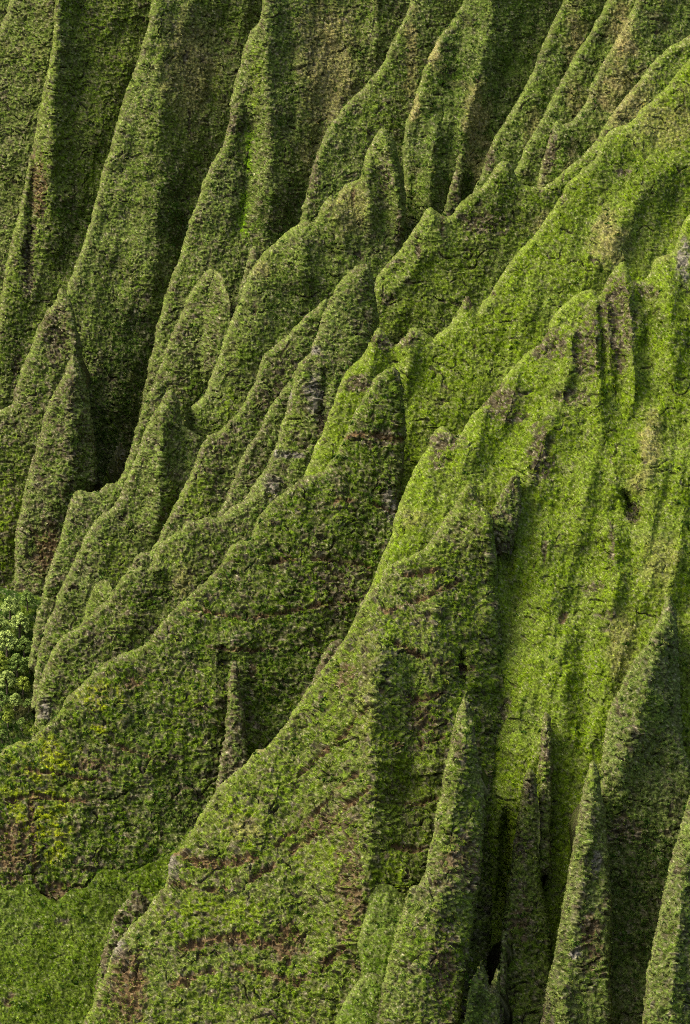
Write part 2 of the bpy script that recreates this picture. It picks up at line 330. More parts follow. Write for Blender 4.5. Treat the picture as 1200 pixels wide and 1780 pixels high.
form('rock_spire', 'thin grey rock rib standing against the broad dark green ridge', 'spire',
     [(366, 1420), (376, 1370), (388, 1292), (398, 1220), (402, 1160), (408, 1149), (414, 1165), (418, 1205), (426, 1262), (429, 1330), (424, 1400)], [(400, 1450)], 8, rw=9, rd=6, pal=(0.1, 0.5, 0.95, 0.0, 0.1), flute=.2)
form('hillside', None, None, [(-120, 1560), (-60, 1550), (-20, 1549), (0, 1545), (14, 1548), (30, 1540), (46, 1536), (60, 1539), (66, 1550), (82, 1561), (96, 1567), (108, 1560), (122, 1548), (140, 1546), (154, 1540), (163, 1522), (180, 1510), (204, 1513), (226, 1517), (262, 1498), (300, 1480), (330, 1440)],
     [(420, 1500), (340, 1850), (-120, 1850)], 2, a=0.06, b=-0.16, kind='structure', rw=6, rd=1.5, pal=(0.45, 0.05, 0.03, 0.1, 0.0), ledge=.35, flute=.5, smooth=.6,
     spots=[('rock', 65, 1610, 10, 7, .9), ('rock', 110, 1600, 18, 9, .7), ('earth', 18, 1735, 12, 16, .8), ('bush', 40, 1750, 16, 16, .8), ('bush', 180, 1540, 40, 10, .5)])
form('rock_outcrop', 'dark bare boulder outcrop beside the foot of the front ridge', 'boulder',
     [(165, 1740), (172, 1690), (184, 1640), (200, 1592), (214, 1572), (226, 1554), (240, 1549), (256, 1562), (262, 1575)], [(250, 1640), (210, 1760)], 12, rw=14, rd=8, pal=(0.0, 0.15, 1.3, 0.0, 0.0), flute=.3, veg=.12)
form('rock_outcrop', 'small dark rock knob peeping over the front ridge crest', 'boulder',
     [(535, 1215), (548, 1172), (562, 1140), (576, 1119), (590, 1113), (602, 1122)], [(610, 1160), (560, 1240)], 10, rw=10, rd=6, pal=(0.0, 0.2, 1.3, 0.0, 0.0), flute=.2, veg=.2)

# --- the near right: one great slope and what stands before it
form('rock_ridge', 'great sunlit green slope with two rocky spikes on its crest at right', 'ridge',
     [(585, 1150), (612, 1088), (634, 1042), (650, 1002), (665, 965), (680, 930), (689, 896), (698, 870), (710, 840), (721, 815), (735, 791), (746, 768), (757, 749), (769, 742), (786, 750), (799, 756), (808, 740),
      (825, 716), (845, 696), (861, 681), (875, 660), (895, 636), (915, 615), (936, 600), (945, 589), (951, 570), (965, 546), (981, 530), (1002, 511), (1020, 505), (1034, 504), (1042, 516), (1048, 510), (1052, 496),
      (1060, 478), (1072, 462), (1085, 454), (1093, 468), (1098, 490), (1112, 488), (1130, 477), (1140, 450), (1165, 440), (1175, 424), (1186, 396), (1202, 370), (1320, 290)],
     [(1330, 1860), (560, 1860)], 45, a=-0.06, b=-0.17, rw=18, rd=9, pal=(0.95, 0.15, 0.12, 0.05, 0.1), ledge=.6, flute=1.5,
     ribs=[([(1088, 458), (1096, 540), (1100, 620), (1104, 700)], 12, 26), ([(1036, 506), (1042, 580), (1044, 680), (1046, 760)], 11, 34), ([(980, 690), (950, 760), (925, 830), (900, 900)], 8, 46),
           ([(770, 744), (800, 800), (820, 860)], 6, 40), ([(960, 880), (955, 1050), (955, 1250), (950, 1450)], 5, 60), ([(1120, 720), (1135, 900), (1110, 1060), (1090, 1100)], 8, 60),
           ([(1060, 890), (1072, 980), (1065, 1070)], 9, 26), ([(870, 905), (868, 1000), (862, 1100)], 6, 24), ([(905, 860), (900, 940), (890, 1030)], 6, 22), ([(1000, 560), (990, 640), (975, 700)], 6, 24),
           ([(845, 700), (835, 760), (815, 830)], 6, 30), ([(900, 640), (890, 700), (870, 760)], 6, 30), ([(1160, 450), (1165, 560), (1172, 700)], 8, 40), ([(1015, 780), (1010, 880), (1000, 980)], 5, 36),
           ([(1180, 760), (1185, 900), (1180, 1050)], 6, 40), ([(985, 1060), (980, 1180), (985, 1320)], 3, 30), ([(905, 1120), (905, 1230), (900, 1350)], 3, 30), ([(1030, 1120), (1035, 1230), (1020, 1330)], 2.5, 34)],
     cuts=[([(1044, 520), (1048, 600), (1052, 680)], 8, 12), ([(1085, 850), (1098, 885), (1115, 912)], 9, 14), ([(930, 760), (905, 840), (880, 960), (870, 1150)], 5, 50), ([(1010, 900), (1015, 1050), (1020, 1300)], 4, 50),
           ([(1150, 700), (1190, 900), (1200, 1200)], 4, 50), ([(880, 1400), (875, 1500), (866, 1600)], 9, 10), ([(645, 1560), (660, 1620), (672, 1665)], 7, 9), ([(905, 1000), (900, 1150), (880, 1300)], 3, 40)],
     spots=[('rock', 1075, 560, 34, 90, .9), ('rock', 1020, 600, 30, 70, .7), ('rock', 1000, 690, 40, 18, .7), ('rock', 860, 690, 60, 22, .9), ('rock', 950, 600, 40, 30, .8), ('rock', 775, 765, 40, 18, 1), ('rock', 940, 790, 24, 60, .9),
            ('rock', 880, 720, 40, 20, .6), ('rock', 760, 800, 14, 30, .6), ('grey', 1190, 450, 16, 44, .7), ('rock', 1060, 530, 10, 60, .8), ('rock', 1100, 890, 14, 22, 1), ('rock', 946, 950, 5, 22, 1), ('rock', 1063, 950, 8, 50, .7),
            ('rock', 1055, 1070, 24, 10, .8), ('rock', 1030, 1020, 30, 16, .5), ('earth', 980, 1072, 10, 12, .9), ('dry', 1130, 770, 22, 70, .8), ('dry', 1110, 840, 30, 30, .6), ('dry', 1080, 1120, 30, 80, .5),
            ('dry', 1150, 980, 40, 60, .4), ('rock', 870, 1240, 22, 40, .5), ('rock', 1080, 540, 30, 30, .6), ('dry', 1150, 440, 20, 20, .4), ('bush', 1140, 560, 40, 30, .5), ('dry', 720, 900, 30, 20, .4), ('rock', 1120, 505, 30, 16, .5)])
form('rock_spire', 'short rocky tooth just right of the front ridge peak', 'spire',
     [(846, 930), (854, 900), (864, 872), (879, 846), (891, 826), (898, 824), (904, 836), (906, 868), (902, 910), (892, 955)], [(890, 1040), (850, 1040)], 5, foot=(905, 1030, 30), sink=True, a=0.06, b=-.16, rw=12, rd=6, pal=(0.4, 0.4, 0.7, 0.05, 0.05), flute=.3)
form('rock_spire', 'slim rib poking from the green slope above the small dark pinnacle', 'spire',
     [(930, 1520), (938, 1380), (941, 1300), (945, 1252), (950, 1238), (956, 1248), (959, 1330), (957, 1430)], [(955, 1520)], 8, b=-.17, rw=9, rd=6, pal=(0.55, 0.35, 0.6, 0.05, 0.05), flute=.2,
     spots=[('rock', 946, 1300, 7, 30, 1)])
form('rock_spire', 'tall pointed buttress with a shadowed right side at right edge', 'spire',
     [(1036, 1860), (1040, 1500), (1045, 1340), (1052, 1270), (1060, 1235), (1068, 1214), (1082, 1188), (1100, 1150), (1124, 1120), (1140, 1090), (1150, 1062), (1162, 1035), (1172, 1048), (1178, 1090), (1181, 1200), (1188, 1300)],
     [(1260, 1500), (1260, 1860)], 14, a=0.10, b=-.15, rw=24, rd=12, pal=(0.3, 0.75, 0.35, 0.1, 0.15), ribs=[([(1163, 1040), (1130, 1160), (1095, 1290), (1070, 1420)], 12, 50)],
     spots=[('rock', 1100, 1270, 20, 14, .6), ('rock', 1085, 1450, 40, 30, .5), ('bush', 1120, 1560, 60, 180, .8)])  # bush spot darkens the lower right face, its deep shade put into colour
form('rock_ridge', 'massive foremost ridge running from bottom left up to a sharp central peak', 'ridge',
     [(110, 1860), (132, 1806), (150, 1770), (164, 1740), (171, 1714), (186, 1688), (205, 1642), (226, 1611), (250, 1590), (270, 1561), (285, 1546), (292, 1520), (298, 1494), (310, 1480), (321, 1464), (335, 1440),
      (350, 1415), (365, 1394), (380, 1371), (400, 1350), (425, 1330), (444, 1304), (463, 1299), (480, 1280), (500, 1254), (520, 1225), (540, 1195), (560, 1165), (580, 1140), (600, 1110), (615, 1084), (628, 1056),
      (641, 1034), (660, 1010), (672, 988), (690, 975), (715, 969), (735, 955), (755, 930), (775, 905), (790, 880), (801, 858), (812, 842), (822, 845), (832, 865), (845, 886), (855, 898)],
     [(866, 1000), (880, 1120), (884, 1260), (860, 1560), (840, 1860)], 15, a=-0.05, b=-0.19, rw=24, rd=11, pal=(0.75, 0.3, 0.45, 0.0, 0.1), ledge=1.3, sink=True,
     bands=[([(306, 1482), (345, 1498), (390, 1501), (440, 1488)], 9), ([(296, 1530), (350, 1548), (400, 1545), (450, 1522), (500, 1484), (560, 1440)], 6), ([(320, 1648), (400, 1628), (460, 1640), (500, 1612), (530, 1650)], 11),
            ([(560, 1440), (600, 1400), (640, 1370)], 6), ([(480, 1470), (560, 1400), (636, 1330)], 4), ([(300, 1712), (360, 1690), (430, 1682), (520, 1705), (600, 1650)], 8), ([(690, 1120), (760, 1150), (820, 1160)], 6),
            ([(665, 1200), (720, 1215), (780, 1200)], 6), ([(665, 1290), (720, 1300), (770, 1280)], 5), ([(670, 1062), (730, 1040), (800, 1010)], 6), ([(665, 1390), (720, 1400), (756, 1385)], 5), ([(700, 1000), (760, 990), (810, 950)], 4),
            ([(520, 1350), (580, 1290), (640, 1230)], 4), ([(680, 1470), (720, 1478), (748, 1465)], 5), ([(250, 1640), (240, 1700), (215, 1760)], 14)],
     ribs=[([(652, 1046), (655, 1100), (650, 1200), (646, 1320), (642, 1450), (636, 1560), (628, 1700)], 26, 110), ([(836, 872), (852, 940), (856, 1040), (850, 1160)], 14, 60), ([(400, 1352), (420, 1450), (440, 1600)], 5, 90)],
     cuts=[([(800, 1130), (804, 1165), (806, 1200)], 8, 12), ([(700, 1100), (715, 1250), (700, 1480)], 12, 60), ([(890, 880), (900, 1100), (890, 1400), (850, 1800)], 45, 130)],
     spots=[('earth', 500, 1640, 22, 34, .8), ('lime', 410, 1425, 60, 45, 1.1), ('lime', 540, 1500, 70, 40, .7), ('earth', 500, 1640, 24, 40, .9), ('earth', 220, 1720, 40, 70, .9), ('grey', 205, 1640, 20, 40, .7), ('dry', 430, 1440, 30, 24, .8),
            ('rock', 803, 1160, 9, 22, 1), ('earth', 560, 1430, 60, 30, .5), ('earth', 610, 1560, 30, 120, .6), ('earth', 600, 1180, 20, 40, .5), ('grey', 300, 1500, 12, 40, .6),
            ('earth', 740, 1250, 50, 40, .5), ('lime', 360, 1585, 110, 32, 1.2), ('lime', 720, 1340, 50, 80, .6), ('dry', 640, 1200, 20, 160, .3), ('lime', 680, 1520, 40, 60, .8), ('dry', 455, 1303, 9, 6, 1), ('bush', 820, 1240, 30, 40, .3)])
form('mossy_mound', 'smooth upper mossy mound wedged left of the tapering spire', 'mound',
     [(620, 1640), (634, 1590), (645, 1556), (660, 1537), (682, 1540), (700, 1556), (716, 1590)], [(710, 1680), (660, 1720), (630, 1700)], 5, a=0.03, b=-.2, rw=20, rd=8, pal=(0.2, 0.25, 0.12, 0.15, 0.0), flute=.7, ledge=.5, veg=.7, smooth=.7)
form('mossy_mound', 'smooth lower mossy mound at bottom edge left of the tapering spire', 'mound',
     [(556, 1860), (580, 1780), (602, 1735), (625, 1700), (650, 1690), (672, 1706)], [(690, 1860)], 5, a=0.03, b=-.2, rw=24, rd=9, pal=(0.2, 0.25, 0.12, 0.15, 0.0), flute=.7, ledge=.5, veg=.7, smooth=.7)
form('rock_spire', 'tall tapering spire with its notched left shoulder below the front peak', 'spire',
     [(640, 1860), (655, 1770), (668, 1700), (690, 1620), (704, 1570), (714, 1542), (722, 1540), (732, 1536), (744, 1492), (758, 1424), (774, 1342), (788, 1272), (799, 1226), (807, 1211), (817, 1224), (828, 1290),
      (837, 1350), (842, 1404), (838, 1480), (829, 1560), (816, 1650), (801, 1750), (790, 1860)], [(720, 1870)], 9, a=0.02, b=-.16, rw=26, rd=14, pal=(0.55, 0.4, 0.45, 0.05, 0.05), ledge=1.1,
     ribs=[([(808, 1214), (800, 1320), (780, 1480), (740, 1700)], 8, 50)], spots=[('earth', 800, 1500, 40, 60, .5), ('earth', 770, 1690, 26, 80, .6), ('rock', 800, 1300, 16, 30, .5)])
form('rock_spire', 'dark slender pinnacle between the tapering spire and mossy arete at bottom right', 'spire',
     [(856, 1860), (866, 1740), (874, 1600), (888, 1510), (902, 1410), (914, 1346), (922, 1333), (931, 1344), (938, 1420), (938, 1500)], [(960, 1640), (965, 1860)], 7, a=0.08, b=-.14, rw=18, rd=11, pal=(0.55, 0.4, 0.35, 0.05, 0.05),
     spots=[('rock', 920, 1370, 12, 30, 1), ('rock', 915, 1470, 20, 30, .7), ('earth', 905, 1600, 20, 60, .5), ('lime', 900, 1740, 30, 60, .4)])
form('rock_spire', 'pale mossy arete spire before the shadowed buttress at bottom right', 'spire',
     [(920, 1860), (935, 1800), (950, 1730), (970, 1622), (985, 1540), (1000, 1452), (1014, 1372), (1026, 1328), (1033, 1324), (1042, 1345), (1050, 1400), (1058, 1480), (1061, 1560), (1062, 1700), (1063, 1860)], [(1000, 1870)], 16, a=-0.02, b=-.13,
     rw=22, rd=13, pal=(0.35, 0.75, 0.4, 0.0, 0.2), ribs=[([(1030, 1326), (1022, 1450), (1000, 1600), (985, 1740)], 6, 26), ([(970, 1690), (985, 1760), (990, 1850)], 7, 18)],
     spots=[('earth', 1030, 1640, 22, 60, .7), ('grey', 1000, 1660, 14, 16, .8), ('grey', 1036, 1500, 10, 30, .6), ('rock', 950, 1760, 16, 50, .7), ('lime', 1028, 1350, 10, 30, .7)])
form('rock_spire', 'needle thin brown pinnacle beside the small twin tipped spire', 'spire',
     [(860, 1860), (866, 1750), (870, 1640), (873, 1616), (878, 1612), (880, 1640), (876, 1740)], [(878, 1860)], 10, rw=6, rd=4, b=-.12, pal=(0.2, 0.5, 0.7, 0, .1), flute=.1)
form('rock_spire', 'small twin tipped spire low at the bottom edge', 'spire',
     [(795, 1860), (808, 1760), (818, 1712), (827, 1686), (835, 1671), (843, 1686), (851, 1714), (858, 1700), (864, 1684), (869, 1690), (868, 1760)], [(872, 1860)], 18, rw=12, rd=8, b=-.12, pal=(0.45, 0.6, 0.35, 0, .1), flute=.2)
form('rock_ridge', 'grey green fin cut off by the right edge at bottom corner', 'ridge',
     [(1108, 1860), (1120, 1740), (1132, 1660), (1142, 1612), (1156, 1540), (1171, 1488), (1186, 1424), (1202, 1378), (1240, 1300), (1310, 1220)], [(1330, 1860)], 45, a=0.02, b=-.14, rw=26, rd=14, pal=(0.25, 0.65, 0.45, 0.05, 0.1),
     ribs=[([(1215, 1400), (1185, 1560), (1170, 1720), (1165, 1860)], 10, 36)])

# ------------------------------------------------------------------ first pass: coarse depth of every form
CX0, CY0, CS = -120.0, -80.0, 4.0
cu, cv = np.meshgrid(np.arange(CX0, 1321, CS), np.arange(CY0, 1861, CS))
Zc = np.full(cu.shape, 3600.0)
IDc = np.full(cu.shape, -1)


def depth_field(F, u, v, sd):
    D = F['D0'] + F['a'] * (u - F['u0']) + F['b'] * (v - F['v0'])
    if F['foot']:
        D = D + F['foot'][2] * sstep(F['foot'][0], F['foot'][1], v)
    t = np.clip(1 - sd / F['rw'], 0, 1)
    D = D + F['rd'] * (1 - np.sqrt(np.clip(1 - t * t, 0, 1)))
    D = D + F['rd'] * 0.9 * np.exp(-sd / (F['rw'] * 3.6))
    for sgn, key in ((-1, 'ribs'), (1, 'cuts')):
        for line, h, w in F[key]:
            l = smooth_line(line, 12, 6.0 if w > 45 else (3.2 if w > 18 else 1.0), seed=F['i'])
            m = (u > l[:, 0].min() - w) & (u < l[:, 0].max() + w) & (v > l[:, 1].min() - w) & (v < l[:, 1].max() + w)
            if not m.any():
                continue
            d, nx, ny = seg_dist(l, u[m], v[m])
            top = l[0, 1]; bot = l[-1, 1]
            fade = sstep(top - 5, top + 0.18 * (bot - top), v[m]) * (1 - 0.85 * sstep(bot - 0.3 * (bot - top), bot + w * .5, v[m])) if abs(bot - top) > 30 else 1.0
            k = np.clip(1 - (np.sqrt(d * d + (0.09 * w) ** 2) - 0.09 * w) / w, 0, 1)
            prof = k * (0.6 + 0.4 * k)
            D[m] += sgn * h * prof * fade
    # vertical fluting cut by run-off
    p = np.column_stack([(u + 0.25 * v).ravel(), (v * 0.16).ravel(), np.full(u.size, F['i'] * 31.0)])
    fl = noise(p, 34.0, 3) + 0.5 * noise(p, 15.0, 4)
    p2 = np.column_stack([u.ravel(), v.ravel(), np.full(u.size, F['i'] * 31.0)])
    lump = noise(p2, 80.0, 8)
    D = D + (F['flute'] * 1.5 * fl + 2.6 * F['flute'] * lump).reshape(u.shape) * np.clip(sd / 25, 0.15, 1)
    return D


def box(a, r, op=None):
    for ax in (0, 1):
        acc = a.copy()
        p = np.pad(a, [(r, r) if k == ax else (0, 0) for k in (0, 1)], mode='edge')
        n = a.shape[ax]
        parts = [np.take(p, np.arange(k, k + n), axis=ax) for k in range(2 * r + 1)]
        a = np.minimum.reduce(parts) if op is not None else sum(parts) / (2 * r + 1)
    return a


for i, F in enumerate(FORMS):
    F['i'] = i
    poly = list(F['crest']) + list(F['close'])
    crest = smooth_line(F['crest'], 4, 1.7, seed=i)
    close = np.array(F['close'], float)
    F['poly'] = np.vstack([crest, close])
    F['crestline'] = crest
    c = np.array(F['crest'], float)
    F['u0'], F['v0'] = c[:, 0].mean(), c[:, 1].mean()
    F['D0'] = 0.0
    x0, y0 = F['poly'].min(0) - 10; x1, y1 = F['poly'].max(0) + 10
    m = (cu >= x0) & (cu <= x1) & (cv >= y0) & (cv <= y1)
    ins = np.zeros(cu.shape, bool)
    ins[m] = inside(F['poly'], cu[m], cv[m])
    sd = np.zeros(cu.shape, np.float32)
    sd[ins] = seg_dist(np.vstack([crest[::2], crest[-1:], close]), cu[ins], cv[ins], True)[0]
    F['sd_c'] = sd
    Dl = np.zeros(cu.shape)
    Dl[ins] = depth_field(F, cu[ins], cv[ins], sd[ins])
    if F['D'] is not None:
        F['D0'] = F['D']
    else:
        k = (crest[:, 0] > -40) & (crest[:, 0] < 1240) & (crest[:, 1] > -40) & (crest[:, 1] < 1820)
        cc = crest[k]
        back = bilin(Zc, CX0, CY0, CS, cc[:, 0], cc[:, 1])
        own = F['a'] * (cc[:, 0] - F['u0']) + F['b'] * (cc[:, 1] - F['v0']) + F['rd'] * 1.0
        F['D0'] = np.percentile(back - own, 6) - F['gap']
    Dl[ins] += F['D0']
    F['clamp'] = None
    if not F['sink'] and i > 0:
        lim = box(Zc, 9, np.minimum)
        lim = box(box(lim, 5), 4) - 4.0
        lim = np.minimum(lim, Zc - 2.0)
        F['clamp'] = lim.copy()
        Dl[ins] = np.minimum(Dl[ins], lim[ins])
    vis = ins & (Dl < Zc)
    IDc[vis] = i
    Zc = np.where(vis, Dl, Zc)


def dilate(m, r):
    o = m.copy()
    for _ in range(r):
        q = o.copy()
        q[1:] |= o[:-1]; q[:-1] |= o[1:]; q[:, 1:] |= o[:, :-1]; q[:, :-1] |= o[:, 1:]
        o = q
    return o


# ------------------------------------------------------------------ colours (surface albedo)
def srgb(*c):
    c = np.array(c, float) / 255
    return np.where(c <= 0.04045, c / 12.92, ((c + 0.055) / 1.055) ** 2.4)


C_LIME = np.array([0.108, 0.165, 0.0058])
C_MID = np.array([0.062, 0.104, 0.0090])
C_OLIVE = np.array([0.112, 0.146, 0.037])
C_DEEP = np.array([0.028, 0.064, 0.0050])
C_BUSH = np.array([0.021, 0.047, 0.0060])
C_DRY = np.array([0.225, 0.195, 0.070])
C_SOIL = np.array([0.036, 0.031, 0.014])
C_EARTH = np.array([0.092, 0.062, 0.028])
C_ROCK = np.array([0.088, 0.077, 0.047])
C_GREY = np.array([0.190, 0.180, 0.145])
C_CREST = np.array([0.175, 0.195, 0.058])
C_FLECK = np.array([0.260, 0.235, 0.150])
C_MOSS = np.array([0.150, 0.280, 0.005])
C_YEL = np.array([0.185, 0.230, 0.006])


def mixc(c, d, t):
    return c + (d - c) * t[:, None]


def spot_masks(F, P, u, v):
    S = {k: np.zeros(len(u)) for k in ('dry', 'bush', 'rock', 'grey', 'earth', 'moss', 'lime', 'yellow')}
    if F['bands']:
        wob = noise(P, 6.0, 13) + 0.6 * noise(P, 2.0, 14)
        brk_ = sstep(-0.55, 0.1, noise(P, 12.0, 15))
        for line, hw in F['bands']:
            l = smooth_line(line, 10, 2.0, seed=F['i'])
            m = (u > l[:, 0].min() - 30) & (u < l[:, 0].max() + 30) & (v > l[:, 1].min() - 30) & (v < l[:, 1].max() + 30)
            if m.any():
                d = seg_dist(l, u[m], v[m])[0]
                S['earth'][m] = np.maximum(S['earth'][m], 1.15 * sstep(1.2, 0.45, d / hw + 0.55 * wob[m]) * brk_[m])
    if F['spots']:
        wob = 0.55 * noise(P, 9.0, 11) + 0.45 * noise(P, 3.2, 12)
        for kind, su, sv, ru, rv, st in F['spots']:
            r = np.sqrt(((u - su) / ru) ** 2 + ((v - sv) / rv) ** 2)
            S[kind] = np.maximum(S[kind], st * sstep(1.15, 0.35, r + 0.75 * wob))
    return S


def cover_colour(F, P, u, v, S, n):
    """colour of the plants at a point"""
    lime, olive, rock, bush, dry = F['pal']
    n1 = noise(P, 26.0, 21); n2 = noise(P, 7.0, 22); n3 = noise(P, 2.2, 23)
    c = np.tile(C_MID, (len(P), 1))
    c = mixc(c, C_LIME, np.clip(lime * 1.1 + 0.5 * n1 * lime + 0.35 * n2, 0, 1))
    c = mixc(c, C_OLIVE, np.clip(olive * 0.95 + 0.35 * n2 - 0.3 * n1, 0, 1) * 0.85)
    c = mixc(c, C_DEEP, np.clip(0.15 + 0.5 * n1 + 0.5 * n3, 0, 1) * 0.7)
    c = mixc(c, C_LIME, np.clip(S['lime'], 0, 1) * .85)
    c = mixc(c, C_BUSH, np.clip(sstep(0.15, 0.6, n2 + bush - 0.35) * bush * 1.6 + S['bush'] * (0.7 + 0.3 * n3), 0, 1))
    c = mixc(c, C_DRY, np.clip(sstep(0.05, 0.7, n1 * 0.5 + n2 * 0.6 + dry - 0.35) * dry * 1.0 + S['dry'] * (0.75 + 0.4 * n3), 0, 1))
    c = mixc(c, C_MOSS, np.clip(S['moss'], 0, 1))
    c = mixc(c, C_YEL, np.clip(1.4 * S['yellow'] * sstep(-0.25, 0.2, n2 + 0.6 * n3), 0, 1))
    return c


# ------------------------------------------------------------------ materials
def cover_material(name, instanced):
    m = bpy.data.materials.new(name)
    m.use_nodes = True
    nt = m.node_tree
    b = nt.nodes['Principled BSDF']
    at_ = nt.nodes.new('ShaderNodeAttribute')
    at_.attribute_name = 'tint'
    at_.attribute_type = 'INSTANCER' if instanced else 'GEOMETRY'
    geo = nt.nodes.new('ShaderNodeNewGeometry')
    nz = nt.nodes.new('ShaderNodeTexNoise')
    nz.inputs['Scale'].default_value = 0.9 if not instanced else 1.6
    nz.inputs['Detail'].default_value = 4.0
    nz.inputs['Roughness'].default_value = 0.7
    nt.links.new(geo.outputs['Position'], nz.inputs['Vector'])
    mr = nt.nodes.new('ShaderNodeMapRange')
    mr.inputs['From Min'].default_value = 0.3; mr.inputs['From Max'].default_value = 0.7
    mr.inputs['To Min'].default_value = 0.62; mr.inputs['To Max'].default_value = 1.38
    nt.links.new(nz.outputs['Fac'], mr.inputs['Value'])
    mul = nt.nodes.new('ShaderNodeVectorMath'); mul.operation = 'SCALE'
    nt.links.new(at_.outputs['Color'], mul.inputs[0]); nt.links.new(mr.outputs[0], mul.inputs['Scale'])
    nt.links.new(mul.outputs[0], b.inputs['Base Color'])
    b.inputs['Roughness'].default_value = 0.85
    b.inputs['Specular IOR Level'].default_value = 0.0
    if not instanced:
        bp = nt.nodes.new('ShaderNodeBump')
        bp.inputs['Strength'].default_value = 0.7; bp.inputs['Distance'].default_value = 0.6
        nt.links.new(nz.outputs['Fac'], bp.inputs['Height']); nt.links.new(bp.outputs[0], b.inputs['Normal'])
    return m


M_GROUND = cover_material('ledged_rock_and_turf', False)
M_PLANT = cover_material('fern_and_grass_leaves', True)


def new_mesh(name, verts, quads, mat, tint=None, smooth=True, tris=None):
    me = bpy.data.meshes.new(name)
    me.vertices.add(len(verts))
    me.vertices.foreach_set('co', np.ascontiguousarray(verts, np.float32).ravel())
    nq = len(quads); nt_ = 0 if tris is None else len(tris)
    loops = np.asarray(quads, np.int32).ravel()
    if nt_:
        loops = np.concatenate([loops, np.asarray(tris, np.int32).ravel()])
    me.loops.add(len(loops)); me.polygons.add(nq + nt_)
    me.loops.foreach_set('vertex_index', loops)
    starts = np.concatenate([np.arange(nq) * 4, nq * 4 + np.arange(nt_) * 3]).astype(np.int32)
    me.polygons.foreach_set('loop_start', starts)
    me.polygons.foreach_set('use_smooth', np.full(nq + nt_, smooth))
    if tint is not None:
        a_ = me.attributes.new('tint', 'FLOAT_COLOR', 'POINT')
        a_.data.foreach_set('color', np.column_stack([tint, np.ones(len(tint))]).astype(np.float32).ravel())
    if mat:
        me.materials.append(mat)
    me.update(calc_edges=True)
    return me


def link(name, me, parent=None):
    o = bpy.data.objects.new(name, me)
    scene.collection.objects.link(o)
    if parent is not None:
        o.parent = parent
    return o


# plant clumps: a loose dome of leaves, and a hanging grass tuft
def leaf_clump(name, n, droop, seed):
    r = np.random.default_rng(seed)
    V, Q = [], []
    for k in range(n):
        az = r.uniform(0, 2 * math.pi); el = math.asin(r.uniform(0.02, 1.0))
        d = np.array([math.cos(az) * math.cos(el), math.sin(az) * math.cos(el), math.sin(el) * (0.75 - 0.25 * droop)])
        base = d * r.uniform(0.15, 0.55)
        L = r.uniform(0.45, 0.85); w = L * r.uniform(0.28, 0.5)
        dirn = d + r.normal(0, 0.35, 3); dirn /= np.linalg.norm(dirn)
        side = np.cross(dirn, r.normal(0, 1, 3)); side /= np.linalg.norm(side)
        mid = base + dirn * L * 0.5; tip = base + dirn * L + np.array([0, 0, -droop * L])
        i0 = len(V)
        V += [base, mid + side * w, tip, mid - side * w]
        Q.append((i0, i0 + 1, i0 + 2, i0 + 3))
    me = new_mesh(name, np.array(V), np.array(Q), M_PLANT, smooth=False)
    return bpy.data.objects.new(name, me)


CLUMPS = [leaf_clump('leaf_clump', 15, 0.25, 1), leaf_clump('leaf_clump', 14, 0.6, 2), leaf_clump('leaf_clump', 17, 0.1, 3)]


def cover_nodes(proto):
    g = bpy.data.node_groups.new('plant_cover', 'GeometryNodeTree')
    g.interface.new_socket('Geometry', in_out='INPUT', socket_type='NodeSocketGeometry')
    g.interface.new_socket('Geometry', in_out='OUTPUT', socket_type='NodeSocketGeometry')
    gi = g.nodes.new('NodeGroupInput'); go = g.nodes.new('NodeGroupOutput')
    join = g.nodes.new('GeometryNodeJoinGeometry')
    kindn = g.nodes.new('GeometryNodeInputNamedAttribute'); kindn.data_type = 'INT'; kindn.inputs[0].default_value = 'form'
    rot = g.nodes.new('GeometryNodeInputNamedAttribute'); rot.data_type = 'FLOAT_VECTOR'; rot.inputs[0].default_value = 'turn'
    scl = g.nodes.new('GeometryNodeInputNamedAttribute'); scl.data_type = 'FLOAT_VECTOR'; scl.inputs[0].default_value = 'size'
    for k, pr in enumerate(proto):
        oi = g.nodes.new('GeometryNodeObjectInfo'); oi.inputs['Object'].default_value = pr
        oi.inputs['As Instance'].default_value = True
        cmp_ = g.nodes.new('FunctionNodeCompare'); cmp_.data_type = 'INT'; cmp_.operation = 'EQUAL'
        g.links.new([o for o in kindn.outputs if o.enabled][0], cmp_.inputs[2]); cmp_.inputs[3].default_value = k
        ip = g.nodes.new('GeometryNodeInstanceOnPoints')
        g.links.new(gi.outputs[0], ip.inputs['Points']); g.links.new(cmp_.outputs[0], ip.inputs['Selection'])
        g.links.new(oi.outputs['Geometry'], ip.inputs['Instance'])
        g.links.new([o for o in rot.outputs if o.enabled][0], ip.inputs['Rotation'])
        g.links.new([o for o in scl.outputs if o.enabled][0], ip.inputs['Scale'])
        g.links.new(ip.outputs[0], join.inputs[0])
    g.links.new(join.outputs[0], go.inputs[0])
    return g


COVER = cover_nodes(CLUMPS)
GRID = 1.85
N_PLANTS = 0
N_VERTS = 0


